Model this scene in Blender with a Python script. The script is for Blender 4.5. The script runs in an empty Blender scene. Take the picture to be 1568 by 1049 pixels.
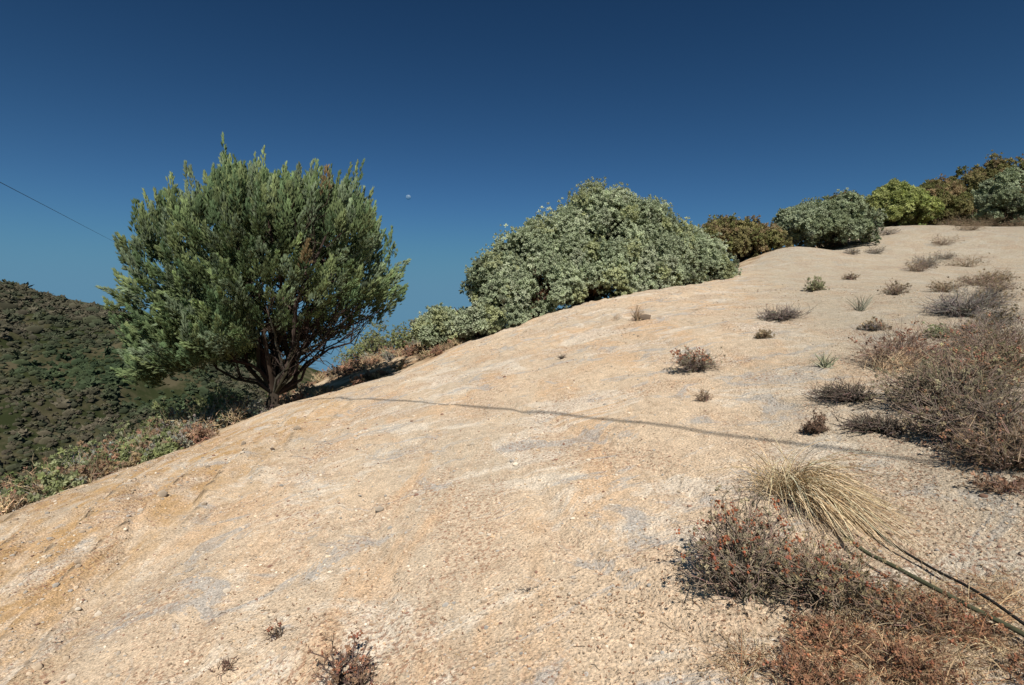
import bpy, math, numpy as np
from mathutils import Vector
rng=np.random.default_rng(7)
scene=bpy.context.scene
# ---------------------------------------------------------------- noise
def _hash(ix,iy,iz,seed):
    h=(ix.astype(np.int64)*374761393+iy.astype(np.int64)*668265263+iz.astype(np.int64)*2147483647+seed*974634777)&0xffffffff
    h=((h^(h>>13))*1274126177)&0xffffffff
    h=(h^(h>>16))&0xffffffff
    return h/4294967295.0*2-1
def vnoise(x,y,seed=0):
    x0=np.floor(x);y0=np.floor(y);fx=x-x0;fy=y-y0
    fx=fx*fx*fx*(fx*(fx*6-15)+10);fy=fy*fy*fy*(fy*(fy*6-15)+10)
    z=np.zeros_like(x0)
    a=_hash(x0,y0,z,seed);b=_hash(x0+1,y0,z,seed);c=_hash(x0,y0+1,z,seed);d=_hash(x0+1,y0+1,z,seed)
    return (a*(1-fx)+b*fx)*(1-fy)+(c*(1-fx)+d*fx)*fy
def fbm(x,y,o=4,seed=0,g=.5):
    s=0;a=1;t=0
    for i in range(o):
        s=s+a*vnoise(x*2**i+17.3*i,y*2**i-9.1*i,seed+i);t+=a;a*=g
    return s/t
def sstep(a,b,x):
    t=np.clip((x-a)/(b-a),0,1);return t*t*(3-2*t)
# ---------------------------------------------------------------- terrain
C=[(-5.3,6.0,-1.38),(-5.38,7.5,-1.27),(-5.15,9.0,-1.07),(-4.78,11.5,-0.52),(-3.35,12.5,-0.07),(-2.23,13.5,0.39),(-1.03,14.0,0.97),(0.27,14.5,1.51),(2.0,14.9,2.07),(4.13,16.5,2.68),(7.33,20.0,3.83),(12.11,25.0,6.02),(20.02,32.0,8.69),(25.65,33.0,8.97),(30.18,33.0,8.85)]
W=[(0,0,-1.6),(0,2.2,-1.13),(-3,3,-1.7),(2.5,2.5,-.6),(0,5,-.5),(0,8,.15),(3,8,.75),(6,12,1.9),(-2.5,7,-.65),(10,18,3.45),
(5,5.6,.3),(12,13,2.15),(15,17,3.25),(20,22.5,4.9),(16,24,5.2),(8,9,1.3),
(0,-10,-3.5),(-8,-8,-5.5),(8,-8,-1.8),(20,0,1.6),(20,-10,1),(30,15,4.5),(40,30,8.3),
(-12,2,-6),(-13,12,-5),(-20,10,-11),(-20,25,-9),(-7.5,12,-1.7),(-9,9,-2.9),(-8,6,-2.9),(-9,16,-2.4),
(-5,20,.75),(-8,20,-.6),(-12,24,-3.5),(0,20,1.6),(3,22,2.2),(8,27,4),(14,33,6),(20,40,8.2),(30,42,9),(-5,28,-.5),(0,30,.5),(10,38,3.5),(0,45,-4),(20,50,6),(40,50,9)]
CP=np.array(C+W,float);n=len(CP)
def UU(r2): return 0.5*r2*np.log(r2+1e-9)
A=np.zeros((n+3,n+3));A[:n,:n]=UU(((CP[:,None,:2]-CP[None,:,:2])**2).sum(-1))+np.eye(n)*.3
A[:n,n]=1;A[:n,n+1:]=CP[:,:2];A[n,:n]=1;A[n+1:,:n]=CP[:,:2].T
TW=np.linalg.solve(A,np.concatenate([CP[:,2],[0,0,0]]))
def near(x,y):
    z=TW[n]+TW[n+1]*x+TW[n+2]*y
    for i in range(n):
        z=z+TW[i]*UU((x-CP[i,0])**2+(y-CP[i,1])**2)
    return z
crx=np.array([c[0]/c[1] for c in C]);cry=np.array([c[1] for c in C])
def beyond(x,y):   # >0 on the far side of the ridge edge
    u=x/np.maximum(y,.5)
    r=y-np.interp(u,crx,cry)
    left=(-5.35-x)+0*y
    return np.where((y<7.5)|(u<-.7),left,r)
HX=[-1500,-700,-400,-270,-252,-225,-200,-165,-150,-80,50]
HZ=[90,110,75,52,44,38.5,33,20,8,-22,-45]
def far(x,y):
    b=-45+55*sstep(-60,60,x-.3*y)+fbm(x/400,y/400,3,50)*8
    h=np.interp(x+fbm(x/40,y/40,2,4)*9,HX,HZ)
    ramp=np.where(y<300,sstep(70,300,y)*.55+.45*np.clip((y-80)/220,0,1),1-.8*sstep(330,900,y))
    hill=-46+(h+46)*ramp
    gul=-np.abs(fbm(x/55,y/85,4,9))*26*np.clip(ramp,0,1)*(1-.85*sstep(250,300,y))
    m=sstep(40,-40,x+40)
    hh=hill+gul*sstep(0,25,hill+46)
    return np.where(hh>b,b*(1-m)+hh*m,b)
def ledge(q):
    t=q-np.floor(q);return np.where(t<.82,t/.82,(1-t)/.18)-.5
def ledge_left(xx,yy):
    lm=sstep(-2.1,-3.0,xx)*sstep(-6.2,-5.4,xx)*sstep(2.2,3.2,yy)*(1-sstep(8,10,yy))
    lm=lm*sstep(-.6,.0,fbm(xx/1.1,yy/1.6,2,91))
    q=(xx+.34*fbm(xx*1.2,yy*.8,4,41)+.16*yy)/.5
    return lm,q
def ledge_top(xx,yy):
    m_=sstep(9.,11,yy)*sstep(-3,0,xx)*(1-sstep(6,8,xx))*sstep(-.3,.3,fbm(xx/1.5,yy/1.5,2,93))
    return m_,(yy*.9-xx*.45+.7*fbm(xx*.8,yy*.8,3,43))/.8
def H(x,y):
    x=np.asarray(x,float);y=np.asarray(y,float)
    shp=np.broadcast(x,y).shape
    x=np.broadcast_to(x,shp).ravel().copy();y=np.broadcast_to(y,shp).ravel().copy()
    r=np.hypot(x,y-5);w=sstep(40,85,r)
    z=np.zeros_like(x)
    m=r<86
    if m.any():
        xx=x[m];yy=y[m]
        zz=near(xx,yy)
        by=sstep(-1.2,.3,beyond(xx,yy))
        amp=1-.35*by
        zz=zz+fbm(xx/2.8,yy/3.8,3,11)*.05*amp+fbm(xx/.5,yy/.7,3,21)*.026
        rl=np.abs(fbm((xx+.35*yy)/.9,yy/4.,3,31));zz=zz-.03*sstep(.12,0,rl)*amp
        lm,q=ledge_left(xx,yy);zz=zz-lm*.14*ledge(q)
        rk_,q2=ledge_top(xx,yy);zz=zz+rk_*.09*ledge(q2)
        mid=sstep(.05,.4,fbm(xx/1.3+3,yy/2.0,3,95))*sstep(2.5,4,yy)*(1-sstep(9,11,yy))
        q3=(yy*.5+xx*.9+.5*fbm(xx*1.1,yy*1.1,4,96))/.33
        zz=zz+mid*.028*ledge(q3)
        z[m]=zz
    m2=r>39
    f=np.zeros_like(x)
    if m2.any(): f[m2]=far(x[m2],y[m2])
    z=z*(1-w)+f*w
    return z.reshape(shp)
# ---------------------------------------------------------------- materials
def newmat(name):
    m=bpy.data.materials.new(name);m.use_nodes=True;nt=m.node_tree;nt.nodes.clear()
    return m,nt.nodes,nt.links
def N(nodes,t,**k):
    nd=nodes.new(t)
    for a,b in k.items(): setattr(nd,a,b)
    return nd
def leafmat(name,trans=.25,rough=.6):
    m,ns,ln=newmat(name)
    o=N(ns,'ShaderNodeOutputMaterial');a=N(ns,'ShaderNodeAttribute',attribute_name='col')
    geo=N(ns,'ShaderNodeNewGeometry');nz=N(ns,'ShaderNodeTexNoise');nz.inputs['Scale'].default_value=3.0;nz.inputs['Detail'].default_value=1
    ln.new(geo.outputs['Position'],nz.inputs['Vector'])
    mp=N(ns,'ShaderNodeMapRange');mp.inputs[1].default_value=.3;mp.inputs[2].default_value=.7;mp.inputs[3].default_value=.82;mp.inputs[4].default_value=1.18
    ln.new(nz.outputs['Fac'],mp.inputs[0])
    mul=N(ns,'ShaderNodeVectorMath',operation='SCALE');ln.new(a.outputs['Color'],mul.inputs[0]);ln.new(mp.outputs[0],mul.inputs['Scale'])
    p=N(ns,'ShaderNodeBsdfDiffuse');p.inputs['Roughness'].default_value=rough
    ln.new(mul.outputs[0],p.inputs['Color'])
    if trans>0:
        t=N(ns,'ShaderNodeBsdfTranslucent');ln.new(mul.outputs[0],t.inputs['Color'])
        mx=N(ns,'ShaderNodeMixShader');mx.inputs[0].default_value=trans
        ln.new(p.outputs[0],mx.inputs[1]);ln.new(t.outputs[0],mx.inputs[2]);ln.new(mx.outputs[0],o.inputs[0])
    else: ln.new(p.outputs[0],o.inputs[0])
    return m
M_leaf=leafmat('foliage',.22);M_wood=leafmat('wood',0,.85);M_stone=leafmat('stone',0,.9);M_dry=leafmat('dry_plant',.12,.8);M_scrub=leafmat('scrub',0,.9)
def ground_mat():
    m,ns,ln=newmat('hillside_ground')
    o=N(ns,'ShaderNodeOutputMaterial');p=N(ns,'ShaderNodeBsdfDiffuse')
    p.inputs['Roughness'].default_value=.9
    geo=N(ns,'ShaderNodeNewGeometry');pos=geo.outputs['Position']
    zone=N(ns,'ShaderNodeAttribute',attribute_name='col');sep=N(ns,'ShaderNodeSeparateColor');ln.new(zone.outputs['Color'],sep.inputs[0])
    crk=N(ns,'ShaderNodeAttribute',attribute_name='crevice_shade')
    def noise(scale,det=5,rough=.55,vec=pos,dist=0):
        t=N(ns,'ShaderNodeTexNoise',noise_dimensions='2D');t.inputs['Scale'].default_value=scale;t.inputs['Detail'].default_value=det;t.inputs['Roughness'].default_value=rough;t.inputs['Distortion'].default_value=dist
        ln.new(vec,t.inputs['Vector']);return t.outputs['Fac']
    def rng_(s,a,b,c=0.,d=1.):
        r=N(ns,'ShaderNodeMapRange');r.inputs[1].default_value=a;r.inputs[2].default_value=b;r.inputs[3].default_value=c;r.inputs[4].default_value=d
        ln.new(s,r.inputs[0]);return r.outputs[0]
    def math_(op,a,b):
        r=N(ns,'ShaderNodeMath',operation=op)
        for i,v in enumerate((a,b)):
            if isinstance(v,(int,float)): r.inputs[i].default_value=v
            else: ln.new(v,r.inputs[i])
        return r.outputs[0]
    def mix(f,a,b):
        r=N(ns,'ShaderNodeMix',data_type='RGBA')
        if isinstance(f,(int,float)): r.inputs[0].default_value=f
        else: ln.new(f,r.inputs[0])
        for i,v in ((6,a),(7,b)):
            if isinstance(v,tuple): r.inputs[i].default_value=v+(1,)
            else: ln.new(v,r.inputs[i])
        return r.outputs[2]
    mp=N(ns,'ShaderNodeMapping');mp.inputs['Scale'].default_value=(1.5,.6,1.);mp.inputs['Rotation'].default_value=(0,0,.45);ln.new(pos,mp.inputs[0]);st=mp.outputs[0]
    mp2=N(ns,'ShaderNodeMapping');mp2.inputs['Location'].default_value=(31,17,0);mp2.inputs['Scale'].default_value=(.8,1.3,1.);mp2.inputs['Rotation'].default_value=(0,0,-.5);ln.new(pos,mp2.inputs[0]);st2=mp2.outputs[0]
    c=mix(rng_(noise(.5,6,.6),.36,.64),(.67,.52,.365),(.585,.475,.35))
    c=mix(math_('MULTIPLY',rng_(noise(.9,6,.68,st,.6),.51,.64),.55),c,(.66,.435,.25))     # orange clay
    c=mix(math_('MULTIPLY',rng_(noise(.9,7,.72,st2,.5),.53,.59),.7),c,(.73,.64,.52))     # white washed rock
    c=mix(math_('MULTIPLY',rng_(noise(1.5,7,.72,st2,.8),.56,.62),.75),c,(.46,.43,.39))  # grey bedrock
    c=mix(math_('MULTIPLY',rng_(noise(4.5,6,.75,st,.4),.55,.65),.5),c,(.49,.36,.24))
    c=mix(math_('MULTIPLY',sep.outputs[2],rng_(noise(3.,6,.65,st),.42,.62)),c,(.55,.36,.18))
    sx=N(ns,'ShaderNodeSeparateXYZ');ln.new(pos,sx.inputs[0])
    c=mix(math_('MULTIPLY',rng_(math_('SUBTRACT',sx.outputs[0],math_('MULTIPLY',sx.outputs[1],.36)),.1,1.8),.65),c,(.44,.385,.295))
    lit=math_('MULTIPLY',rng_(noise(1.3,4),.46,.62),rng_(noise(34,3,.65),.52,.6))
    c=mix(math_('MULTIPLY',lit,.7),c,(.34,.185,.115))
    sp=rng_(noise(70,3,.78),.3,.7,.62,1.34);sp2=rng_(noise(12,5,.7),.3,.7,.82,1.14)
    sc=N(ns,'ShaderNodeVectorMath',operation='SCALE');ln.new(c,sc.inputs[0]);ln.new(math_('MULTIPLY',sp,sp2),sc.inputs['Scale']);c=sc.outputs[0]
    c=mix(math_('MULTIPLY',crk.outputs['Fac'],rng_(noise(5,4,.7),.42,.55)),c,(.15,.115,.08))  # dark soil tone painted into ledge crevices, standing in for their shade
    vg=mix(rng_(noise(1.2,6),.4,.6),(.34,.225,.135),(.55,.43,.29))
    c=mix(sep.outputs[0],c,vg)
    fr=mix(rng_(noise(.05,8,.65),.42,.6),(.035,.042,.018),(.10,.085,.05))
    c=mix(sep.outputs[1],c,fr)
    ln.new(c,p.inputs['Color'])
    vor=N(ns,'ShaderNodeTexVoronoi',voronoi_dimensions='2D');vor.inputs['Scale'].default_value=42;ln.new(pos,vor.inputs['Vector'])
    hsum=math_('ADD',math_('MULTIPLY',noise(6,7,.66),1.3),math_('MULTIPLY',noise(55,3,.7),.42))
    hsum=math_('ADD',hsum,math_('MULTIPLY',rng_(vor.outputs['Distance'],0,.6,1,0),.16))
    b=N(ns,'ShaderNodeBump');b.inputs['Distance'].default_value=.045;b.inputs['Strength'].default_value=.9
    ln.new(hsum,b.inputs['Height']);ln.new(b.outputs[0],p.inputs['Normal']);ln.new(p.outputs[0],o.inputs[0])
    return m
# ---------------------------------------------------------------- mesh building
def build(name,parts,mat,parent=None,smooth=False):
    Vs=[];Cs=[];li=[];lt=[];off=0
    for V,F,Co in parts:
        V=np.asarray(V,float).reshape(-1,3);F=np.asarray(F).reshape(-1,np.asarray(F).shape[-1])
        Co=np.asarray(Co,float)
        if Co.ndim==1: Co=np.tile(Co,(len(V),1))
        Vs.append(V);Cs.append(Co.reshape(-1,3));li.append((F+off).ravel());lt.append(np.full(len(F),F.shape[1]));off+=len(V)
    V=np.concatenate(Vs);Co=np.concatenate(Cs);li=np.concatenate(li).astype(np.int32);lt=np.concatenate(lt).astype(np.int32)
    me=bpy.data.meshes.new(name);me.vertices.add(len(V));me.vertices.foreach_set('co',V.astype(np.float32).ravel())
    me.loops.add(len(li));me.loops.foreach_set('vertex_index',li)
    me.polygons.add(len(lt));me.polygons.foreach_set('loop_start',np.concatenate([[0],np.cumsum(lt)[:-1]]).astype(np.int32));me.polygons.foreach_set('loop_total',lt)
    if smooth: me.polygons.foreach_set('use_smooth',np.ones(len(lt),bool))
    me.update(calc_edges=True)
    at=me.attributes.new('col','FLOAT_COLOR','POINT');at.data.foreach_set('color',np.concatenate([np.clip(Co,0,1),np.ones((len(Co),1))],1).astype(np.float32).ravel())
    me.materials.append(mat);ob=bpy.data.objects.new(name,me);scene.collection.objects.link(ob)
    if parent is not None: ob.parent=parent
    return ob
def empty(name,loc=(0,0,0)):
    e=bpy.data.objects.new(name,None);scene.collection.objects.link(e);e.empty_display_size=.2;return e
def nrm(v): return v/(np.linalg.norm(v,axis=-1,keepdims=True)+1e-9)
def rv(k): return nrm(rng.normal(size=(k,3)))
def frame(d,roll=None):
    d=nrm(d);h=rv(len(d));x=nrm(np.cross(h,d));y=np.cross(d,x)
    return np.stack([x,y,d],-1)
def inst(T,F,pos,R,s,col):
    s=np.asarray(s,float)
    if s.ndim==1: s=np.repeat(s[:,None],3,1)
    V=np.einsum('nij,nmj->nmi',R,T[None]*s[:,None,:])+pos[:,None,:]
    m=len(T);FF=F[None]+(np.arange(len(pos))*m)[:,None,None]
    return V.reshape(-1,3),FF.reshape(-1,F.shape[1]),np.repeat(col,m,0)
def tubes(P,r,sides,col):
    Nn,k,_=P.shape;t=nrm(np.gradient(P,axis=1));h=rv(Nn)[:,None,:]
    x=nrm(np.cross(t,h));y=np.cross(t,x)
    a=np.arange(sides)/sides*2*np.pi
    V=P[:,:,None,:]+r[:,:,None,None]*(np.cos(a)[None,None,:,None]*x[:,:,None,:]+np.sin(a)[None,None,:,None]*y[:,:,None,:])
    j=np.arange(sides);jn=(j+1)%sides;F=[]
    for i in range(k-1): F.append(np.stack([i*sides+j,i*sides+jn,(i+1)*sides+jn,(i+1)*sides+j],-1))
    F=np.concatenate(F);FF=F[None]+(np.arange(Nn)*k*sides)[:,None,None]
    return V.reshape(-1,3),FF.reshape(-1,4),np.repeat(col,k*sides,0)
def ribbons(P,w,col):
    Nn,k,_=P.shape;t=nrm(P[:,-1]-P[:,0]);s=nrm(np.cross(t,rv(Nn)))[:,None,:]
    V=np.stack([P-s*w[:,:,None],P+s*w[:,:,None]],2)
    F=np.array([[2*i,2*i+1,2*i+3,2*i+2] for i in range(k-1)]);FF=F[None]+(np.arange(Nn)*2*k)[:,None,None]
    return V.reshape(-1,3),FF.reshape(-1,4),np.repeat(col,2*k,0)
def vcol(base,k,v=.15,h=.06):
    base=np.asarray(base,float);return np.clip(base*(1+rng.normal(0,v,(k,1)))*(1+rng.normal(0,h,(k,3))),.004,.95)
def mixcol(cols,k,v=.15,p=None):
    cols=np.asarray(cols,float);i=rng.choice(len(cols),k,p=p);return np.clip(cols[i]*(1+rng.normal(0,v,(k,1))),.004,.95)
def leaf_rosette(nl,tilt,L,Wd):
    T=[];F=[]
    for i in range(nl):
        a=i*2.4+.3;t=tilt*(.35+.9*((i*7)%nl)/nl);r=np.array([math.cos(a),math.sin(a),0]);s=np.array([-math.sin(a),math.cos(a),0])
        d=r*math.sin(t)+np.array([0,0,1])*math.cos(t);b=np.array([0,0,.25*i/nl])
        o=len(T);T+= [b,b+d*L*.5-s*Wd,b+d*L,b+d*L*.5+s*Wd];F.append([o,o+1,o+2,o+3])
    return np.array(T),np.array(F)
ROS=leaf_rosette(8,1.25,.9,.24)
SPR=leaf_rosette(7,.55,.85,.07)
bpy.ops.mesh.primitive_ico_sphere_add(subdivisions=1,radius=1);_o=bpy.context.object
ICO=np.array([v.co[:] for v in _o.data.vertices]);ICF=np.array([p.vertices[:] for p in _o.data.polygons]);bpy.data.objects.remove(_o)
# ---------------------------------------------------------------- ground sheet
NX,NY=1100,1000
tx=np.linspace(-1,1,NX);ax=2.2
gx=ax*np.sinh(tx*math.asinh(3500/ax))
ay=2.4;ty=np.linspace(-math.asinh(303/ay),math.asinh(4500/ay),NY);gy=3+ay*np.sinh(ty)
X,Y=np.meshgrid(gx,gy)
Z=H(X,Y)
r=np.hypot(X,Y-5);by=beyond(X,Y)
veg=sstep(-.15,.5,by+fbm(X/.8,Y/.8,3,77)*.5)*(Y>0)
veg=np.maximum(veg,sstep(-4,-9,X)*(Y<7))
farz=sstep(28,60,r)
led=sstep(-1.8,-3.4,X)*sstep(-6,-5,X)*sstep(2,3,Y)*sstep(13,8,Y)
lm,q=ledge_left(X,Y);t_=q-np.floor(q);crevice_shade=lm*sstep(.80,.9,t_)
lm,q=ledge_top(X,Y);t_=q-np.floor(q);crevice_shade=np.maximum(crevice_shade,.6*lm*sstep(.80,.92,t_))
idx=np.arange(NX*NY).reshape(NY,NX)
F=np.stack([idx[:-1,:-1],idx[:-1,1:],idx[1:,1:],idx[1:,:-1]],-1).reshape(-1,4)
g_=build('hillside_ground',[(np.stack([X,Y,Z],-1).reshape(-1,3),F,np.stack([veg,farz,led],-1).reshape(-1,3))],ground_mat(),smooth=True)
at=g_.data.attributes.new('crevice_shade','FLOAT','POINT');at.data.foreach_set('value',crevice_shade.astype(np.float32).ravel())
# ---------------------------------------------------------------- stones
def stones(name,x,y,s,cols,flat=.6,sink=.3):
    k=len(x);z=H(x,y);T=ICO
    V=T[None]*(1+rng.uniform(-.28,.28,(k,len(T),1)))*(s[:,None,None]*np.array([1,1,flat])*rng.uniform(.7,1.3,(k,1,3)))
    a=rng.uniform(0,6.28,k);c,sn=np.cos(a)[:,None],np.sin(a)[:,None]
    V=np.stack([V[:,:,0]*c-V[:,:,1]*sn,V[:,:,0]*sn+V[:,:,1]*c,V[:,:,2]],-1)
    V+=np.stack([x,y,z+s*flat*sink],-1)[:,None,:]
    F=ICF[None]+(np.arange(k)*len(T))[:,None,None]
    return build(name,[(V.reshape(-1,3),F.reshape(-1,3),np.repeat(cols,len(T),0))],M_stone)
k=60000
yy=1.7*(14/1.7)**rng.uniform(0,1,k);xx=yy*rng.uniform(-1.15,1.15,k)
m=(beyond(xx,yy)<-.1)&((vnoise(xx*1.1,yy*1.1,5)+vnoise(xx*.4,yy*.4,6))*.5+rng.uniform(-.6,.6,k)>-.1);xx=xx[m];yy=yy[m];k=len(xx)
ss=np.minimum(np.exp(rng.normal(-5.5,.45,k)),.014)*(1+.07*yy)
stones('gravel',xx,yy,ss,mixcol([(.64,.51,.37),(.70,.61,.49),(.49,.37,.26),(.30,.18,.13),(.42,.385,.34),(.61,.45,.29)],k,.12,[.34,.14,.22,.10,.10,.10]),.6,.25)
rc=[(-3.6,4.6,.7,1.2,190),(-3.9,6.4,.6,1.0,120),(-1.0,4.05,.28,.2,40),(-2.2,3.2,.5,.4,50),(1.2,11.,1.6,1.2,70),(-.2,5.3,.5,.5,40),(1.6,8.4,.8,.8,40)]
xs=np.concatenate([rng.normal(a,c_,k_) for a,b_,c_,d_,k_ in rc]);ys=np.concatenate([rng.normal(b_,d_,k_) for a,b_,c_,d_,k_ in rc])
stones('rubble',xs,ys,np.minimum(np.exp(rng.normal(-4.4,.45,len(xs))),.026),mixcol([(.56,.44,.31),(.62,.53,.42),(.46,.36,.26),(.39,.345,.29)],len(xs),.12),.65,.1)
RK=[(-2.77,7.4,.045),(-3.4,7.27,.035),(-2.85,6.84,.03),(-3.2,5.3,.04),(2.33,9.9,.1),(-.95,4.15,.035),(.75,8.2,.04)]
rk=np.array(RK)
stones('rock',rk[:,0],rk[:,1],rk[:,2],mixcol([(.2,.15,.11),(.34,.27,.2),(.5,.42,.33)],len(rk),.2),.9,.4)
# ---------------------------------------------------------------- plants helpers
def twiggy(base,w,h,n,col,rad=.004,sub=5,lean=(0,0),up=.6,seed=None,droop=0.):
    d=rng.normal(size=(n,3));d[:,2]=np.abs(d[:,2])*up+.15;d=nrm(d)
    end=d*np.array([w/2,w/2,h])*rng.uniform(.6,1.08,(n,1));end[:,:2]+=np.array(lean)*h
    st=rng.normal(0,.05*w,(n,3));st[:,2]=-.02
    t=np.linspace(0,1,5)[None,:,None]
    P=st[:,None]*(1-t)+end[:,None]*t;P[:,:,2]+= (np.sin(t*np.pi)*.12*h)[:,:,0];P[:,1:]+=rng.normal(0,.035*w,(n,4,3));P[:,:,2]-=droop*h*(t[:,:,0]**2)
    P=P+base
    c=vcol(col,n,.2);parts=[tubes(P,rad*np.linspace(1.3,.5,5)[None,:]*rng.uniform(.6,1.3,(n,1)),3,c)]
    m=n*sub;i=np.repeat(np.arange(n),sub);f=rng.uniform(.3,.98,m)*4;j=np.minimum(f.astype(int),3);fr=(f-j)[:,None]
    p0=P[i,j]*(1-fr)+P[i,j+1]*fr;dd=nrm(nrm(P[i,j+1]-P[i,j])+rng.normal(0,.65,(m,3))+np.array([0,0,.35]))
    L=rng.uniform(.10,.26,(m,1))*max(w,h)*.7;t3=np.linspace(0,1,3)[None,:,None]
    Q=p0[:,None]+dd[:,None]*t3*L[:,:,None];Q[:,1:]+=rng.normal(0,.012*w,(m,2,3))
    parts.append(tubes(Q,rad*.55*np.linspace(1,.5,3)[None,:]*np.ones((m,1)),3,vcol(col,m,.25)))
    return parts,np.concatenate([Q[:,-1],Q[:,1],P[:,-1]])
def leaves_at(pts,k,L,col,tmpl=ROS,spread=.5,up=.6,v=.2):
    i=rng.integers(0,len(pts),k);p=pts[i]+rng.normal(0,L*spread,(k,3))
    d=rng.normal(size=(k,3))*.8;d[:,2]+=up
    return inst(tmpl[0],tmpl[1],p,frame(d),L*rng.uniform(.6,1.3,k),col if np.ndim(col)==2 else vcol(col,k,v))
def gz(x,y): return float(H(np.array([x]),np.array([y]))[0])
def lumpy(blobs,nl,per,L,cols,lr=.34,zmin=None,p=None,trip=.12,up=.7):
    B=np.array(blobs,float);w=B[:,3]**2;w/=w.sum()
    i=rng.choice(len(B),nl*3,p=w);d=rv(nl*3);d[:,2]=np.where(d[:,2]<-.45,-d[:,2],d[:,2])
    q=B[i,:3]+d*B[i,3:4]*rng.uniform(.78,1.06,(nl*3,1))
    dist=np.linalg.norm(q[:,None]-B[None,:,:3],axis=2)/B[None,:,3]
    ok=dist.min(1)>.74;q=q[ok][:nl];d=d[ok][:nl];k=len(q)
    r=lr*rng.uniform(.6,1.35,k)
    m=k*per;j=np.repeat(np.arange(k),per);e=rv(m);e=nrm(e+.5*d[j]);rr=rng.uniform(.45,1.,m)**.5
    pos=q[j]+e*(r[j]*rr)[:,None]
    shoot=rng.random(m)<trip;pos[shoot]+=(e[shoot]*.3+np.array([0,0,.5]))*r[j][shoot][:,None]*rng.uniform(.2,.8,(shoot.sum(),1))
    dr=nrm(e+np.array([0,0,up])+rng.normal(0,.3,(m,3)))
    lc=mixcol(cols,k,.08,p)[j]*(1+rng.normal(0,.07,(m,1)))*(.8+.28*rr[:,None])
    g=pos[:,2]>H(pos[:,0],pos[:,1])+.02
    pos=pos[g];dr=dr[g];lc=lc[g];m=len(pos)
    return [inst(ROS[0],ROS[1],pos,frame(dr),L*rng.uniform(.7,1.3,m),np.clip(lc,.004,.9))],q
def limbs(base,targets,r0,r1,col,k=6,wob=.06,sides=6,start=0.):
    nT=len(targets);t=np.linspace(0,1,k)[None,:,None];D=(targets-base)
    mid=base+D*.5;mid[:,2]+=np.linalg.norm(D,axis=1)*.02
    P=(1-t)**2*base+2*t*(1-t)*mid[:,None]+t**2*targets[:,None]
    ln_=np.linalg.norm(D,axis=1)[:,None,None];wv=rng.normal(0,1,(nT,k,3))*wob*ln_;wv[:,0]=0
    P=P+wv
    r=(r0*(1-t[:,:,0])+r1*t[:,:,0])*rng.uniform(.7,1.2,(nT,1))
    return tubes(P,r,sides,vcol(col,nT,.15)),P
def branch_tree(base,targets,r0,r1,col,sub,subr,wob=.05):
    parts=[];a,P=limbs(base,targets,r0,r1,col,7,wob);parts.append(a)
    nT=len(P);i=np.repeat(np.arange(nT),sub);j=rng.integers(2,6,nT*sub);p0=P[i,j]
    d=nrm(nrm(P[i,j+1]-P[i,j])*1.1+rng.normal(0,.55,(nT*sub,3))+np.array([0,0,.25]));L=rng.uniform(.35,1.,(nT*sub,1))*subr
    t=np.linspace(0,1,5)[None,:,None];Q=p0[:,None]+d[:,None]*t*L[:,:,None];Q[:,1:]+=rng.normal(0,.04*subr,(nT*sub,4,3))
    parts.append(tubes(Q,r1*np.linspace(1.3,.5,5)[None,:]*np.ones((len(Q),1)),4,vcol(col,len(Q),.2)))
    m=len(Q)*3;i=np.repeat(np.arange(len(Q)),3);j=rng.integers(1,5,m);p0=Q[i,j];d=nrm(d[i]+rng.normal(0,.6,(m,3))+np.array([0,0,.2]))
    t=np.linspace(0,1,3)[None,:,None];S=p0[:,None]+d[:,None]*t*rng.uniform(.1,.4,(m,1,1))*subr
    parts.append(tubes(S,r1*.45*np.ones((m,3)),3,vcol(col,m,.2)))
    return parts,Q
# ---------------------------------------------------------------- juniper tree
tb=np.array([-4.78,11.4,gz(-4.78,11.4)-.08])
tree=empty('juniper_tree')
cc=np.array([-4.88,11.5,2.08]);R3=np.array([2.38,2.25,1.80]);pp=3.6
def shell(d):
    return (np.abs(d/R3)**pp).sum(1)**(-1/pp)
def lump3(d): return vnoise(d[:,0]*2.6+d[:,2]*1.7+5,d[:,1]*2.6-d[:,2]*2.1+9,3)
npl=1650
d=rv(npl*2);d[:,2]=np.where(d[:,2]<-.85,-d[:,2],d[:,2])
fr=np.where(rng.random(len(d))<.66,rng.uniform(.84,.99,len(d)),rng.uniform(.45,.86,len(d)))
rad=shell(d)*fr*(1+.13*lump3(d))
c=cc+d*rad[:,None]
def botz(x): return .05+.26*(x+7.2)+.38*sstep(-4.9,-4.0,x)
keep=c[:,2]>botz(c[:,0])+.1*rng.normal(size=len(c))
c=c[keep][:npl];d=d[keep][:npl];fr=fr[keep][:npl]
# low skirt of foliage on the near and left side
ks=330;sx_=rng.uniform(-7.0,-4.75,ks);sy_=11.5-np.sqrt(np.clip(1-((sx_+4.9)/2.5)**2,0.05,1))*2.1*rng.uniform(.3,1,ks)
sk_=np.stack([sx_,sy_,botz(sx_)+rng.uniform(-.05,.75,ks)],1)
c=np.concatenate([c,sk_]);d=np.concatenate([d,nrm(sk_-cc)]);fr=np.concatenate([fr,np.full(ks,.8)])
up=np.array([0,0,1.]);nrmout=nrm(d/R3)
ax_=nrm(nrmout*.8+up*rng.uniform(.6,1.4,(len(c),1))+rng.normal(0,.2,(len(c),3)))
Lp=rng.uniform(.3,.52,len(c));top=(d[:,2]>.25)&(fr>.84);Lp[top]*=rng.uniform(.8,1.7,top.sum())
spire=top&(rng.random(len(c))<.16);Lp[spire]*=1.45
ax_[top]=nrm(ax_[top]+up*1.5)
c=c-ax_*(np.minimum(Lp,.7)*.5)[:,None]
wid=np.where(spire,.62,1.)
per=58;m=len(c)*per;j=np.repeat(np.arange(len(c)),per)
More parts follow.
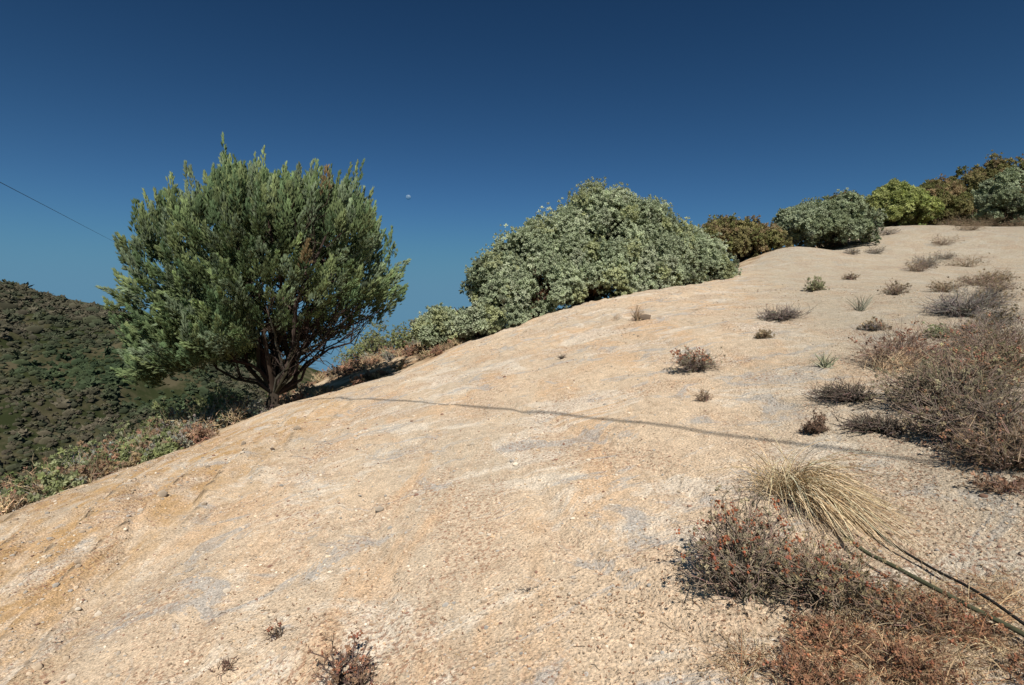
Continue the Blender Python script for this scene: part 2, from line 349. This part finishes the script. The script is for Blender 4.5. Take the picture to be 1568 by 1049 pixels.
t=rng.uniform(0,1,m)**.85;fa=rv(m);rad_=nrm(fa-ax_[j]*(fa*ax_[j]).sum(1,keepdims=True))
rr=.125*wid[j]*(1-t)**.9*rng.uniform(.35,1.,m)+.003
pos=c[j]+ax_[j]*(t*Lp[j])[:,None]+rad_*rr[:,None]
dr=nrm(ax_[j]*1.1+rad_*.6*(1-t[:,None])+rng.normal(0,.16,(m,3)))
pc=mixcol([(.30,.37,.175),(.25,.33,.155),(.34,.40,.19),(.19,.27,.135),(.30,.365,.225)],len(c),.12)
br=(np.abs(rng.normal(size=len(c)))>3.0);pc[br]=(.36,.27,.14)
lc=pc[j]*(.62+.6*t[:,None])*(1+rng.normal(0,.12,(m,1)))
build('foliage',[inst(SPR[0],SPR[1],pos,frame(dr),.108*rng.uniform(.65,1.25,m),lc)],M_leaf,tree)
bark=(.075,.056,.045)
dd=rv(24);dd[:,2]=np.abs(dd[:,2])*.7+.1;dd=nrm(dd);tg=cc+dd*(shell(dd)*.76)[:,None]
tg2=np.array([[-2.9,11.3,1.45],[-2.7,11.6,1.8],[-3.2,10.9,1.1],[-2.8,11.,1.6],[-3.4,11.6,1.7],[-6.7,11.2,1.1],[-6.4,10.8,.9],[-6.5,11.7,1.4],[-3.6,10.6,1.4],[-3.1,12.,1.4],[-5.6,10.2,1.2],[-4.4,9.9,1.5],[-2.6,11.2,1.3]])
crotch=tb+np.array([.03,0,.36])
parts,_=branch_tree(crotch,tg,.05,.015,bark,6,1.0)
p2,_=branch_tree(crotch,tg2,.036,.010,bark,8,.75);parts+=p2
tr=np.array([[tb,tb+[.0,0,.2],tb+[.03,0,.34],tb+[.05,0,.5]]]);parts.append(tubes(tr,np.array([[.15,.11,.10,.08]]),10,vcol(bark,1)))
th=np.linspace(0,6.28,6)[:-1];rt=np.array([[tb+[0,0,.2],tb+[.13*math.cos(a),.13*math.sin(a),.1],tb+[.28*math.cos(a),.28*math.sin(a),.0]] for a in th]);parts.append(tubes(rt,np.array([[.06,.05,.02]]*5),6,vcol(bark,5)))
build('trunk',parts,M_wood,tree,True)
# ---------------------------------------------------------------- big grey-green bush
gcols=[(.44,.485,.32),(.48,.525,.35),(.39,.44,.28),(.52,.55,.39),(.43,.45,.25)]
bb=[(-.15,15.6,2.5,.85),(.5,15.8,2.95,1.05),(1.4,16.3,3.3,1.22),(2.7,16.8,3.95,1.5),(3.8,17.5,4.0,1.42),(5.1,18.3,3.75,1.2),(6.0,18.8,3.4,1.05),(6.8,19.2,3.3,.75),
(0,15.,1.8,.75),(.9,15.3,2.3,.95),(2.2,15.8,2.7,1.1),(3.6,16.7,3.1,1.15),(4.8,17.5,3.3,1.0),(5.9,18.3,3.4,.85)]
bush=empty('manzanita_bush')
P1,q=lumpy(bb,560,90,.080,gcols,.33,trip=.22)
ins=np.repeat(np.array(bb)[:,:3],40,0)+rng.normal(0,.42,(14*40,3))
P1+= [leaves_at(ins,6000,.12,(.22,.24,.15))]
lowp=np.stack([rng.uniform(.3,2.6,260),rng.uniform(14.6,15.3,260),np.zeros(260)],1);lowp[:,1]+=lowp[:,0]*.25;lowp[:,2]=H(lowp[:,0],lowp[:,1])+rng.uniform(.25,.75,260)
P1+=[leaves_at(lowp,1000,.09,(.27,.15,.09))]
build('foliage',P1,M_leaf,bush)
parts=[]
for bx,by_,sel in ((.3,15.6,[0,1,8,9]),(2.2,16.4,[2,3,10]),(4.3,17.5,[4,5,11,12]),(6.0,18.6,[6,7,13])):
    tg=np.repeat(np.array(bb)[sel][:,:3],6,0)+rng.normal(0,.4,(6*len(sel),3))
    p2,_=branch_tree(np.array([bx,by_,gz(bx,by_)-.05]),tg,.05,.014,(.12,.085,.065),5,.5);parts+=p2
build('branches',parts,M_wood,bush,True)
# ---------------------------------------------------------------- skyline shrubs
def shrub(name,x,y,w,h,cols,nl=160,per=45,L=.12,lr=.3,dpt=None,zoff=0.):
    e=empty(name);z=gz(x,y)+zoff;bl=[]
    nb=7
    for i in range(nb):
        f=(i+.5)/nb*2-1;r=h*.42*math.sqrt(max(.25,1-(f*.8)**2))
        bl.append((x+f*(w/2-r*.7),y+rng.normal(0,.15*w),z+h-r-rng.uniform(0,.2)*h-h*.28*f*f,r))
        bl.append((x+f*(w/2-r*.6),y-.2*w+rng.normal(0,.1*w),z+h*.33,r*.8))
    P_,q=lumpy(bl,nl,per,L,cols,lr,trip=.2)
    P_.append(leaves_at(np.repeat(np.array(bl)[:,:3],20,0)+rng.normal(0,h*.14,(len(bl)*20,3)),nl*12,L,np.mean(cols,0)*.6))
    build('foliage',P_,M_leaf,e)
    tg=np.array(bl)[:,:3]+rng.normal(0,.2,(len(bl),3))
    p2,_=branch_tree(np.array([x,y,z-.05]),tg,.04,.012,(.12,.09,.07),4,h*.3);build('branches',p2,M_wood,e,True)
olive=[(.30,.28,.12),(.34,.30,.14),(.25,.25,.10),(.36,.27,.15)]
yel=[(.42,.45,.16),(.46,.48,.20),(.37,.41,.15)]
ggr=[(.37,.41,.26),(.41,.45,.30),(.33,.37,.22)]
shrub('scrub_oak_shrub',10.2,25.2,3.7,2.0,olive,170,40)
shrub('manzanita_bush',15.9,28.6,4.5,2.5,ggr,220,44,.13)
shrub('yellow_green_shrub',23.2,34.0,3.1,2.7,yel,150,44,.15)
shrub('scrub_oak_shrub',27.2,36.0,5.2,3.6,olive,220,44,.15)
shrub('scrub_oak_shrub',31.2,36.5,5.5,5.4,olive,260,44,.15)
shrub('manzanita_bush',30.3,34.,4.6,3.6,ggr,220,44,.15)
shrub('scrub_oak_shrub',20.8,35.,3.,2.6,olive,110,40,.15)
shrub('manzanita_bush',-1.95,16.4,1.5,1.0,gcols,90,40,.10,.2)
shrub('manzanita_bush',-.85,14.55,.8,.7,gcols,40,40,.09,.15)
# ---------------------------------------------------------------- dry brush on the far side of the ridge
dg=(.40,.30,.20);rdb=(.42,.26,.17);gry=(.40,.36,.31);straw=(.66,.52,.32)
parts=[];lv=[]
def brush(x,y,w,h,kind):
    b=np.array([x,y,gz(x,y)])
    col={0:dg,1:rdb,2:gry,3:straw,4:(.30,.24,.16)}[kind]
    p_,tips=twiggy(b,w,h,26,col,.007,5,up=.9);parts.extend(p_)
    if kind==1: lv.append(leaves_at(tips,70,.055,rdb))
    if kind==4: lv.append(leaves_at(tips,330,.065,mixcol([(.30,.33,.14),(.38,.40,.22),(.25,.28,.13)],330)))
    if kind==0: lv.append(leaves_at(tips,60,.05,(.38,.28,.17)))
    if kind==2: lv.append(leaves_at(tips,70,.045,(.38,.38,.29)))
crl=np.array([c[:2] for c in C])
for i in range(170):
    f=rng.uniform(0,3.2);a=int(f);fr_=f-a;p=crl[a]*(1-fr_)+crl[a+1]*fr_
    off=rng.uniform(.15,3.4);x=p[0]-off;y=p[1]+off*rng.uniform(.0,.6)
    h=(rng.uniform(.18,.36)+min(off,2)*.18)*(.75+.45*f/3)
    brush(x,y,h*rng.uniform(1.3,2.),h,rng.choice([0,1,2,3,4],p=[.30,.17,.20,.19,.14]))
for i in range(75):
    x=rng.uniform(-8,-1.6);y=rng.uniform(16.5,22)
    if x/y<-.5: continue
    brush(x,y,rng.uniform(.5,1.1),rng.uniform(.2,.45),rng.choice([0,1,2,3],p=[.25,.35,.1,.3]))
for i in range(26):
    a=rng.uniform(3,6);k_=int(a);p=crl[k_]*(1-a+k_)+crl[k_+1]*(a-k_);brush(p[0]+.1,p[1]+rng.uniform(.3,1.2),rng.uniform(.3,.6),rng.uniform(.1,.2),rng.choice([0,1,3]))
for x,y,w,h in ((-6.9,13.2,1.2,1.2),(-7.6,12.6,1.4,1.1),(-7.6,11.,1.2,.9),(-8.3,12.6,1.4,1.1),(-6.4,12.4,.8,.8),(-4.9,21.,2.0,1.4),(-3.9,20.5,1.3,1.1),(-5.8,21.5,1.6,1.1),(-2.9,19.5,1.2,.9)):
    for q_ in range(3): brush(x+rng.normal(0,.2),y+rng.normal(0,.2),w,h,4)
build('dry_brush',parts,M_dry);build('brush_leaves',lv,M_leaf).parent=bpy.data.objects['dry_brush']
# ---------------------------------------------------------------- shrubs on the bare slope
def dryshrub(name,x,y,w,h,n,col,rad=.004,sub=6,heads=0,hc=(.25,.09,.05),hs=.012,leaf=0,lc=(.2,.2,.1),lL=.03,up=.6,lean=(0,0)):
    e=empty(name);b=np.array([x,y,gz(x,y)])
    p_,tips=twiggy(b,w,h,n,col,rad,sub,lean,up);build('stems',p_,M_dry,e)
    if heads:
        t_=tips[tips[:,2]>b[2]+h*.35];i=rng.integers(0,len(t_),heads);pos=np.repeat(t_[i],5,0)+rng.normal(0,hs*.7,(heads*5,3))
        build('seed_heads',[inst(ICO,ICF,pos,frame(rv(len(pos))),hs*.55*rng.uniform(.5,1.2,len(pos)),vcol(hc,len(pos),.25))],M_dry,e)
    if leaf: build('leaves',[leaves_at(tips,leaf,lL,mixcol([lc,np.array(lc)*.7,np.array(lc)*1.3],leaf))],M_leaf,e)
dryshrub('buckwheat_shrub',.97,2.44,.54,.42,170,(.36,.28,.21),.0027,8,110,(.34,.13,.07),.010,500,(.40,.34,.22),.014,up=.9)
dryshrub('buckwheat_shrub',1.22,2.30,.52,.27,130,(.38,.29,.21),.0025,7,70,(.34,.14,.08),.010,420,(.42,.34,.2),.014)
dryshrub('buckwheat_shrub',1.40,2.12,.4,.14,80,(.40,.29,.20),.002,7,40,(.36,.16,.09),.008,200,(.40,.28,.16),.013)
dryshrub('buckwheat_shrub',2.0,6.16,.52,.30,80,(.34,.27,.22),.0035,7,55,(.42,.21,.13),.017,120,(.36,.32,.22),.025)
dryshrub('dry_shrub',1.71,5.1,.18,.15,60,(.42,.30,.21),.0025,6)
dryshrub('dry_shrub',2.1,3.97,.2,.13,70,(.26,.18,.13),.003,7,0,leaf=150,lc=(.26,.17,.12),lL=.018)
dryshrub('dry_shrub',4.0,8.4,.75,.2,90,(.26,.21,.18),.005,7)
dryshrub('dry_shrub',3.75,5.5,.95,.42,130,(.42,.30,.23),.0035,8,50,(.42,.23,.15),.016,120,(.42,.28,.19),.025)
dryshrub('dry_shrub',6.3,7.9,1.1,.36,130,(.32,.28,.25),.005,8)
dryshrub('dry_shrub',3.05,4.05,.9,.36,170,(.33,.255,.19),.0045,9,30,(.4,.24,.15),.012,420,(.34,.30,.19),.022)
dryshrub('dry_shrub',2.85,3.5,.8,.34,190,(.31,.24,.185),.004,9,40,(.40,.22,.14),.012,380,(.33,.27,.17),.02)
dryshrub('dry_shrub',2.66,3.12,.6,.26,150,(.34,.25,.18),.0035,8,40,(.40,.21,.13),.011,260,(.37,.26,.16),.018)
dryshrub('dry_shrub',2.52,3.85,.4,.13,110,(.19,.15,.12),.005,6,lean=(-.9,.2))
dryshrub('dry_shrub',2.70,4.5,.5,.13,100,(.19,.15,.12),.005,6,lean=(-.9,.1))
dryshrub('buckwheat_shrub',3.75,4.55,.9,.4,140,(.40,.30,.21),.004,8,90,(.42,.22,.14),.014,400,(.38,.34,.2),.023)
dryshrub('dry_shrub',4.7,5.6,1.1,.36,120,(.38,.29,.22),.004,8,40,(.4,.22,.14),.016)
dryshrub('dry_shrub',2.42,2.85,.3,.08,50,(.36,.25,.18),.0025,7,leaf=150,lc=(.38,.23,.15),lL=.015)
dryshrub('green_shrub',6.6,12.3,.5,.35,60,(.36,.31,.2),.006,6,leaf=130,lc=(.38,.38,.22),lL=.045)
dryshrub('green_shrub',4.9,6.5,.4,.18,50,(.34,.31,.2),.005,6,leaf=100,lc=(.34,.37,.2),lL=.03)
for a,b_,c_,e_ in ((7.4,10.9,.6,.3),(8.9,11.6,.7,.28),(10.3,12.,.9,.35),(11.6,14.,1.1,.4),(3.2,7.2,.25,.1),(13.,18.,1.1,.45),(15.5,21.,1.5,.5),(5.5,6.6,.6,.2),(5.9,6.9,.7,.25),(9.2,9.6,.8,.3),(12.5,14.6,1.1,.4),(17,21,1.6,.5),(4.4,5.0,.5,.2),(20,26,1.5,.5),(23,28,1.8,.6),(26,31,2.2,.6),(24,30.5,1.8,.6),(28,31,2.,.6),(19.5,29,1.2,.4),(9.6,16,.5,.2),(4.6,7.2,.35,.12),(7.2,8.6,.7,.22),(8.,9.4,.7,.25),(14,19,.9,.3),(18.5,24,1.,.35),(13.6,22.5,.8,.3),(16.6,25.6,1.1,.35)):
    dryshrub('dry_shrub',a,b_,c_,e_,60,[(.36,.27,.20),(.40,.30,.20),(.32,.28,.24)][rng.integers(3)],.0045,6,leaf=60,lc=(.38,.30,.19),lL=.035)
dryshrub('dry_shrub',-.72,2.5,.32,.2,26,(.16,.11,.09),.0035,6,14,(.3,.13,.08),.010,60,(.36,.22,.14),.016)
dryshrub('dry_shrub',-.60,2.42,.25,.13,20,(.22,.15,.11),.0025,6,8,(.3,.13,.08),.008,60,(.38,.25,.16),.014)
dryshrub('dry_shrub',-1.15,2.9,.2,.16,9,(.16,.11,.08),.0025,4,6,(.3,.11,.07),.008)
dryshrub('dry_shrub',-1.35,2.75,.2,.06,16,(.2,.12,.09),.0025,5)
dryshrub('dry_shrub',.08,2.84,.12,.05,10,(.18,.15,.13),.002,4)
dryshrub('dry_shrub',.71,8.1,.15,.12,16,(.17,.13,.1),.004,5)
dryshrub('dry_shrub',2.2,9.95,.3,.32,40,(.46,.33,.22),.005,6)
# grasses
def grass(name,x,y,n,L,spread,lean,cols,w=.0028,drop=.5,r0=.05,up=1.):
    b=np.stack([x+rng.normal(0,r0,n),y+rng.normal(0,r0,n)],1);z=H(b[:,0],b[:,1]);b=np.concatenate([b,z[:,None]-.01],1)
    d=rng.normal(0,spread,(n,3));d[:,2]=up;d[:,:2]+=np.array(lean)*rng.uniform(.2,1.3,(n,1));d=nrm(d);t=np.linspace(0,1,7)[None,:,None]
    Ls=L*rng.uniform(.5,1.15,(n,1,1));P=b[:,None]+d[:,None]*t*Ls;hz=nrm(d*np.array([1,1,0]))
    P=P+hz[:,None]*(t**2)*Ls*drop*.5;P[:,:,2]-=((t**2.2)*Ls*drop*rng.uniform(.5,1.2,(n,1,1)))[:,:,0]
    g=H(P[:,:,0],P[:,:,1])+.005+.02*rng.random((n,1))*t[:,:,0];P[:,:,2]=np.maximum(P[:,:,2],g)
    return build(name,[ribbons(P,w*np.array([1,1,.95,.85,.7,.45,.12])[None,:]*rng.uniform(.7,1.3,(n,1)),mixcol(cols,n,.2))],M_dry)
sc_=[(.84,.66,.43),(.74,.56,.34),(.62,.46,.27),(.86,.73,.51),(.42,.34,.19)]
grass('bunch_grass',1.55,3.2,680,.56,.26,(.20,-1.5),sc_,.0018,.7,.045,.75)
grass('bunch_grass',1.49,3.22,280,.34,.6,(-.15,-.2),sc_,.0014,.35,.06)
grass('bunch_grass',3.55,5.3,300,.35,.4,(.3,0),[(.80,.62,.42),(.70,.53,.35)],.0025,.5,.08)
for i in range(90):
    x=rng.uniform(.7,1.85);y=rng.uniform(1.6,2.15)+.12*(x-.8)
    o=grass('tmp_%d'%i,x,y,50,rng.uniform(.05,.17),.7,(.1,0),[(.70,.56,.35),(.58,.42,.25),(.42,.31,.19),(.46,.25,.14)],.0012,.4,.05)
obs=[o for o in scene.objects if o.name.startswith('tmp_')]
with bpy.context.temp_override(active_object=obs[0],selected_editable_objects=obs,selected_objects=obs): bpy.ops.object.join()
obs[0].name='dry_grass'
for q_ in range(5):
    dryshrub('dry_shrub',[1.0,1.3,1.52,1.15,1.62][q_],[1.95,1.88,2.05,2.08,1.75][q_],.35,.1,50,(.36,.22,.14),.002,6,20,(.36,.16,.09),.008,200,(.40,.22,.13),.012)
grass('yucca',3.08,5.6,70,.2,.7,(0,0),[(.32,.34,.22),(.42,.40,.28)],.0045,.1,.02)
grass('yucca',5.45,8.84,50,.32,.45,(0,0),[(.32,.32,.24),(.44,.40,.3)],.0045,.15,.03)
k=8000;cx=np.array([[1.1,2.3,.4],[1.35,1.9,.4],[2.9,3.9,.7],[-.7,2.5,.35],[.55,2.6,.25],[.9,2.0,.3],[3.6,5.2,.8],[-1.2,2.9,.5],[1.7,2.9,.4],[.6,2.1,.35],[2.3,3.0,.4],[-1.0,2.5,.6],[5.5,9,2.5]]);i=rng.integers(0,len(cx),k)
px_=cx[i,0]+rng.normal(0,1,k)*cx[i,2];py_=np.maximum(1.4,cx[i,1]+rng.normal(0,1,k)*cx[i,2]);pz=H(px_,py_)+.004
build('leaf_litter',[inst(ROS[0][:8],ROS[1][:2],np.stack([px_,py_,pz],1),frame(nrm(rv(k)+[0,0,.4])),rng.uniform(.006,.017,k),mixcol([(.4,.22,.13),(.32,.18,.11),(.5,.36,.22),(.3,.23,.16)],k))],M_dry)
k=130;ty_=1.8*(9/1.8)**rng.uniform(0,1,k);tx_=ty_*rng.uniform(-1.,1.,k);mm_=beyond(tx_,ty_)<-.2;tx_=tx_[mm_];ty_=ty_[mm_];k=len(tx_)
a=rng.uniform(0,6.28,k);Lt=rng.uniform(.008,.028,k)*(1+.1*ty_);s3=np.linspace(-1,1,4)[None,:]
PX=tx_[:,None]+np.cos(a)[:,None]*s3*Lt[:,None]+rng.normal(0,.003,(k,4));PY=ty_[:,None]+np.sin(a)[:,None]*s3*Lt[:,None]+rng.normal(0,.003,(k,4));PZ=H(PX,PY)+.002+rng.uniform(0,.006,(k,4))
build('fallen_twigs',[tubes(np.stack([PX,PY,PZ],-1),np.full((k,4),.0011)*(1+.1*ty_)[:,None],3,mixcol([(.3,.22,.15),(.36,.26,.18),(.24,.18,.13),(.46,.36,.25)],k))],M_dry)
# ---------------------------------------------------------------- distant chaparral
k=52000;xx=rng.uniform(-400,-22,k);yy=rng.uniform(45,335,k);u=xx/yy;m=(u>-1.3)&(u<-.35);xx=xx[m];yy=yy[m]
dn=fbm(xx/30,yy/30,3,88);de=dn+rng.uniform(-.35,.5,len(xx))>-.25;xx=xx[de];yy=yy[de];dn=dn[de];k=len(xx)
s=np.exp(rng.normal(-.08,.42,k))*(.6+.35*(yy/200));zz=H(xx,yy)
V=ICO[None]*(1+rng.uniform(-.35,.35,(k,len(ICO),1)))*(s[:,None,None]*np.array([1,1,.65]))*rng.uniform(.75,1.3,(k,1,3))
V+=np.stack([xx,yy,zz+s*.1],1)[:,None,:];F=ICF[None]+(np.arange(k)*len(ICO))[:,None,None]
patch=sstep(-.15,.35,fbm(xx/60,yy/60,3,61))[:,None]
ca=mixcol([(.055,.076,.032),(.067,.086,.036),(.045,.062,.026)],k,.15);cbb=mixcol([(.12,.098,.062),(.085,.082,.048),(.14,.11,.075)],k,.15)
cl=ca*(1-patch*.75)+cbb*patch*.75
g=((yy<165)&(dn>-.15))[:,None];cl=np.where(g,cl*np.array([1.0,1.35,.75]),cl)
cl=cl+np.array([.003,.006,.011])*np.clip(yy/250,0,1)[:,None]  # bluish haze mixed into the shrub colour with distance
Tz=ROS[0]*np.array([1.5,1.5,1.0])
pp2=np.stack([xx,yy,zz],1)+rng.normal(0,.4,(k,3))*s[:,None]*np.array([1,1,.25])+np.array([0,0,.25])*s[:,None]
build('chaparral_shrubs',[(V.reshape(-1,3),F.reshape(-1,3),np.repeat(cl*.85,len(ICO),0)),inst(Tz,ROS[1],pp2,frame(nrm(rv(k)*.5+[0,-.3,1.])),s*.85*rng.uniform(.7,1.3,k),cl*rng.uniform(.8,1.35,(k,1)))],M_scrub)
# ---------------------------------------------------------------- cable, hose, power lines, poles
def cable(name,pts,r,col,lift=0.,ground=True,parent=None,sub=8):
    P=np.array(pts,float)
    Q=[];E=np.vstack([2*P[0]-P[1],P,2*P[-1]-P[-2]])
    for i in range(1,len(E)-2):
        for t in np.linspace(0,1,sub,endpoint=False):
            Q.append(.5*((2*E[i])+(-E[i-1]+E[i+1])*t+(2*E[i-1]-5*E[i]+4*E[i+1]-E[i+2])*t*t+(-E[i-1]+3*E[i]-3*E[i+1]+E[i+2])*t**3))
    Q.append(P[-1]);Q=np.array(Q)
    if ground: Q=np.concatenate([Q[:,:2],(H(Q[:,0],Q[:,1])+r+Q[:,2])[:,None]],1)
    return build(name,[tubes(Q[None],np.full((1,len(Q)),r),8,np.array([col]))],M_wood,parent,True)
cable('black_cable',[(1.5,3.15,.0),(1.62,2.95,.06),(1.67,2.7,.04),(1.68,2.45,.02),(1.71,2.18,.03),(1.69,1.93,.05),(1.66,1.4,.02),(1.6,.4,0)],.0055,(.03,.028,.025))
cable('garden_hose',[(1.48,3.2,.0),(1.56,2.9,.03),(1.54,2.7,.03),(1.50,2.5,.04),(1.53,2.3,.06),(1.60,2.08,.05),(1.68,1.85,.03),(1.74,1.5,0),(1.72,.5,0)],.0085,(.10,.10,.06))
pole=empty('utility_pole')
def mkpole(x,y,zt,par):
    z0=gz(x,y)-.3;P_=np.array([[[x,y,z0],[x,y,(z0+zt)/2],[x,y,zt+.4]]])
    ps=[tubes(P_,np.array([[.15,.13,.11]]),12,vcol((.16,.11,.07),1))]
    a=np.array([[[x-.9,y-.7,zt],[x,y,zt],[x+.9,y+.7,zt]]]);ps.append(tubes(a,np.full((1,3),.05),4,vcol((.16,.11,.07),1)))
    build('pole',ps,M_wood,par)
mkpole(-7.5,6.5,7.2,pole)
pole2=empty('utility_pole');mkpole(13.0,-18.35,7.2,pole2)
cable('power_line',[(-7.5,6.5,7.2),(-1.5,-.42,7.05),(4.3,-7.58,7.05),(13.,-18.35,7.2)],.017,(.03,.03,.03),ground=False)
cable('power_line',[(-7.5,6.5,3.1),(-11.2,12.4,4.34),(-39.3,57.8,13.6),(-96,150,32.5),(-190,302,64)],.006,(.06,.06,.06),ground=False)
# ---------------------------------------------------------------- moon
md=nrm(np.array([[-.186,1.,.331]]))[0]*3600
bpy.ops.mesh.primitive_uv_sphere_add(segments=48,ring_count=24,radius=15.5,location=tuple(md));mo=bpy.context.object;mo.name='moon';bpy.ops.object.shade_smooth()
mm,ns,ln=newmat('moon');o=N(ns,'ShaderNodeOutputMaterial');p=N(ns,'ShaderNodeBsdfDiffuse');t=N(ns,'ShaderNodeTexNoise')
tc=N(ns,'ShaderNodeTexCoord');ln.new(tc.outputs['Object'],t.inputs['Vector']);t.inputs['Scale'].default_value=.09
cr=N(ns,'ShaderNodeValToRGB');cr.color_ramp.elements[0].position=.4;cr.color_ramp.elements[0].color=(.10,.13,.15,1);cr.color_ramp.elements[1].position=.6;cr.color_ramp.elements[1].color=(.19,.21,.22,1)
ln.new(t.outputs['Fac'],cr.inputs[0]);ln.new(cr.outputs[0],p.inputs[0])
em=N(ns,'ShaderNodeEmission');em.inputs[0].default_value=(.03,.11,.23,1);ad=N(ns,'ShaderNodeAddShader');ln.new(p.outputs[0],ad.inputs[0]);ln.new(em.outputs[0],ad.inputs[1]);ln.new(ad.outputs[0],o.inputs[0]);mo.data.materials.append(mm)  # even sky-blue glow added over the moon, standing in for sky scatter
# ---------------------------------------------------------------- light, sky, camera
az=math.radians(5);el=math.radians(38)
D=Vector((math.sin(az)*math.cos(el),-math.cos(az)*math.cos(el),math.sin(el)))
sl=bpy.data.lights.new('sun','SUN');sl.energy=4.6;sl.angle=math.radians(.35);sl.color=(1,.955,.885)
so=bpy.data.objects.new('sun',sl);so.rotation_euler=D.to_track_quat('Z','Y').to_euler();scene.collection.objects.link(so)
w=bpy.data.worlds.new('World');scene.world=w;w.use_nodes=True;nt=w.node_tree;bg=nt.nodes['Background']
sk=nt.nodes.new('ShaderNodeTexSky');sk.sky_type='NISHITA';sk.sun_disc=False;sk.sun_elevation=el;sk.sun_rotation=math.pi-az;sk.altitude=900;sk.air_density=1.;sk.dust_density=.3;sk.ozone_density=2.5
sp=nt.nodes.new('ShaderNodeSeparateColor');cb=nt.nodes.new('ShaderNodeCombineColor');nt.links.new(sk.outputs[0],sp.inputs[0])
for i,(cf,ex,mxv) in enumerate(((.21,2.0,2.6),(.27,1.8,3.95),(.235,1.75,5.6))):
    mn=nt.nodes.new('ShaderNodeMath');mn.operation='SMOOTH_MIN';mn.inputs[1].default_value=mxv;mn.inputs[2].default_value=1.2;nt.links.new(sp.outputs[i],mn.inputs[0])
    pw=nt.nodes.new('ShaderNodeMath');pw.operation='POWER';pw.inputs[1].default_value=ex;nt.links.new(mn.outputs[0],pw.inputs[0])
    ml=nt.nodes.new('ShaderNodeMath');ml.operation='MULTIPLY';ml.inputs[1].default_value=cf;nt.links.new(pw.outputs[0],ml.inputs[0]);nt.links.new(ml.outputs[0],cb.inputs[i])
nt.links.new(cb.outputs[0],bg.inputs[0]);bg.inputs[1].default_value=.08
cam=bpy.data.cameras.new('camera');cam.lens=20;cam.sensor_width=36;cam.clip_start=.05;cam.clip_end=9000
co=bpy.data.objects.new('camera',cam);co.location=(0,0,0);co.rotation_euler=(math.radians(94),0,0);scene.collection.objects.link(co);scene.camera=co
scene.view_settings.view_transform='Standard';scene.view_settings.look='None';scene.view_settings.exposure=0
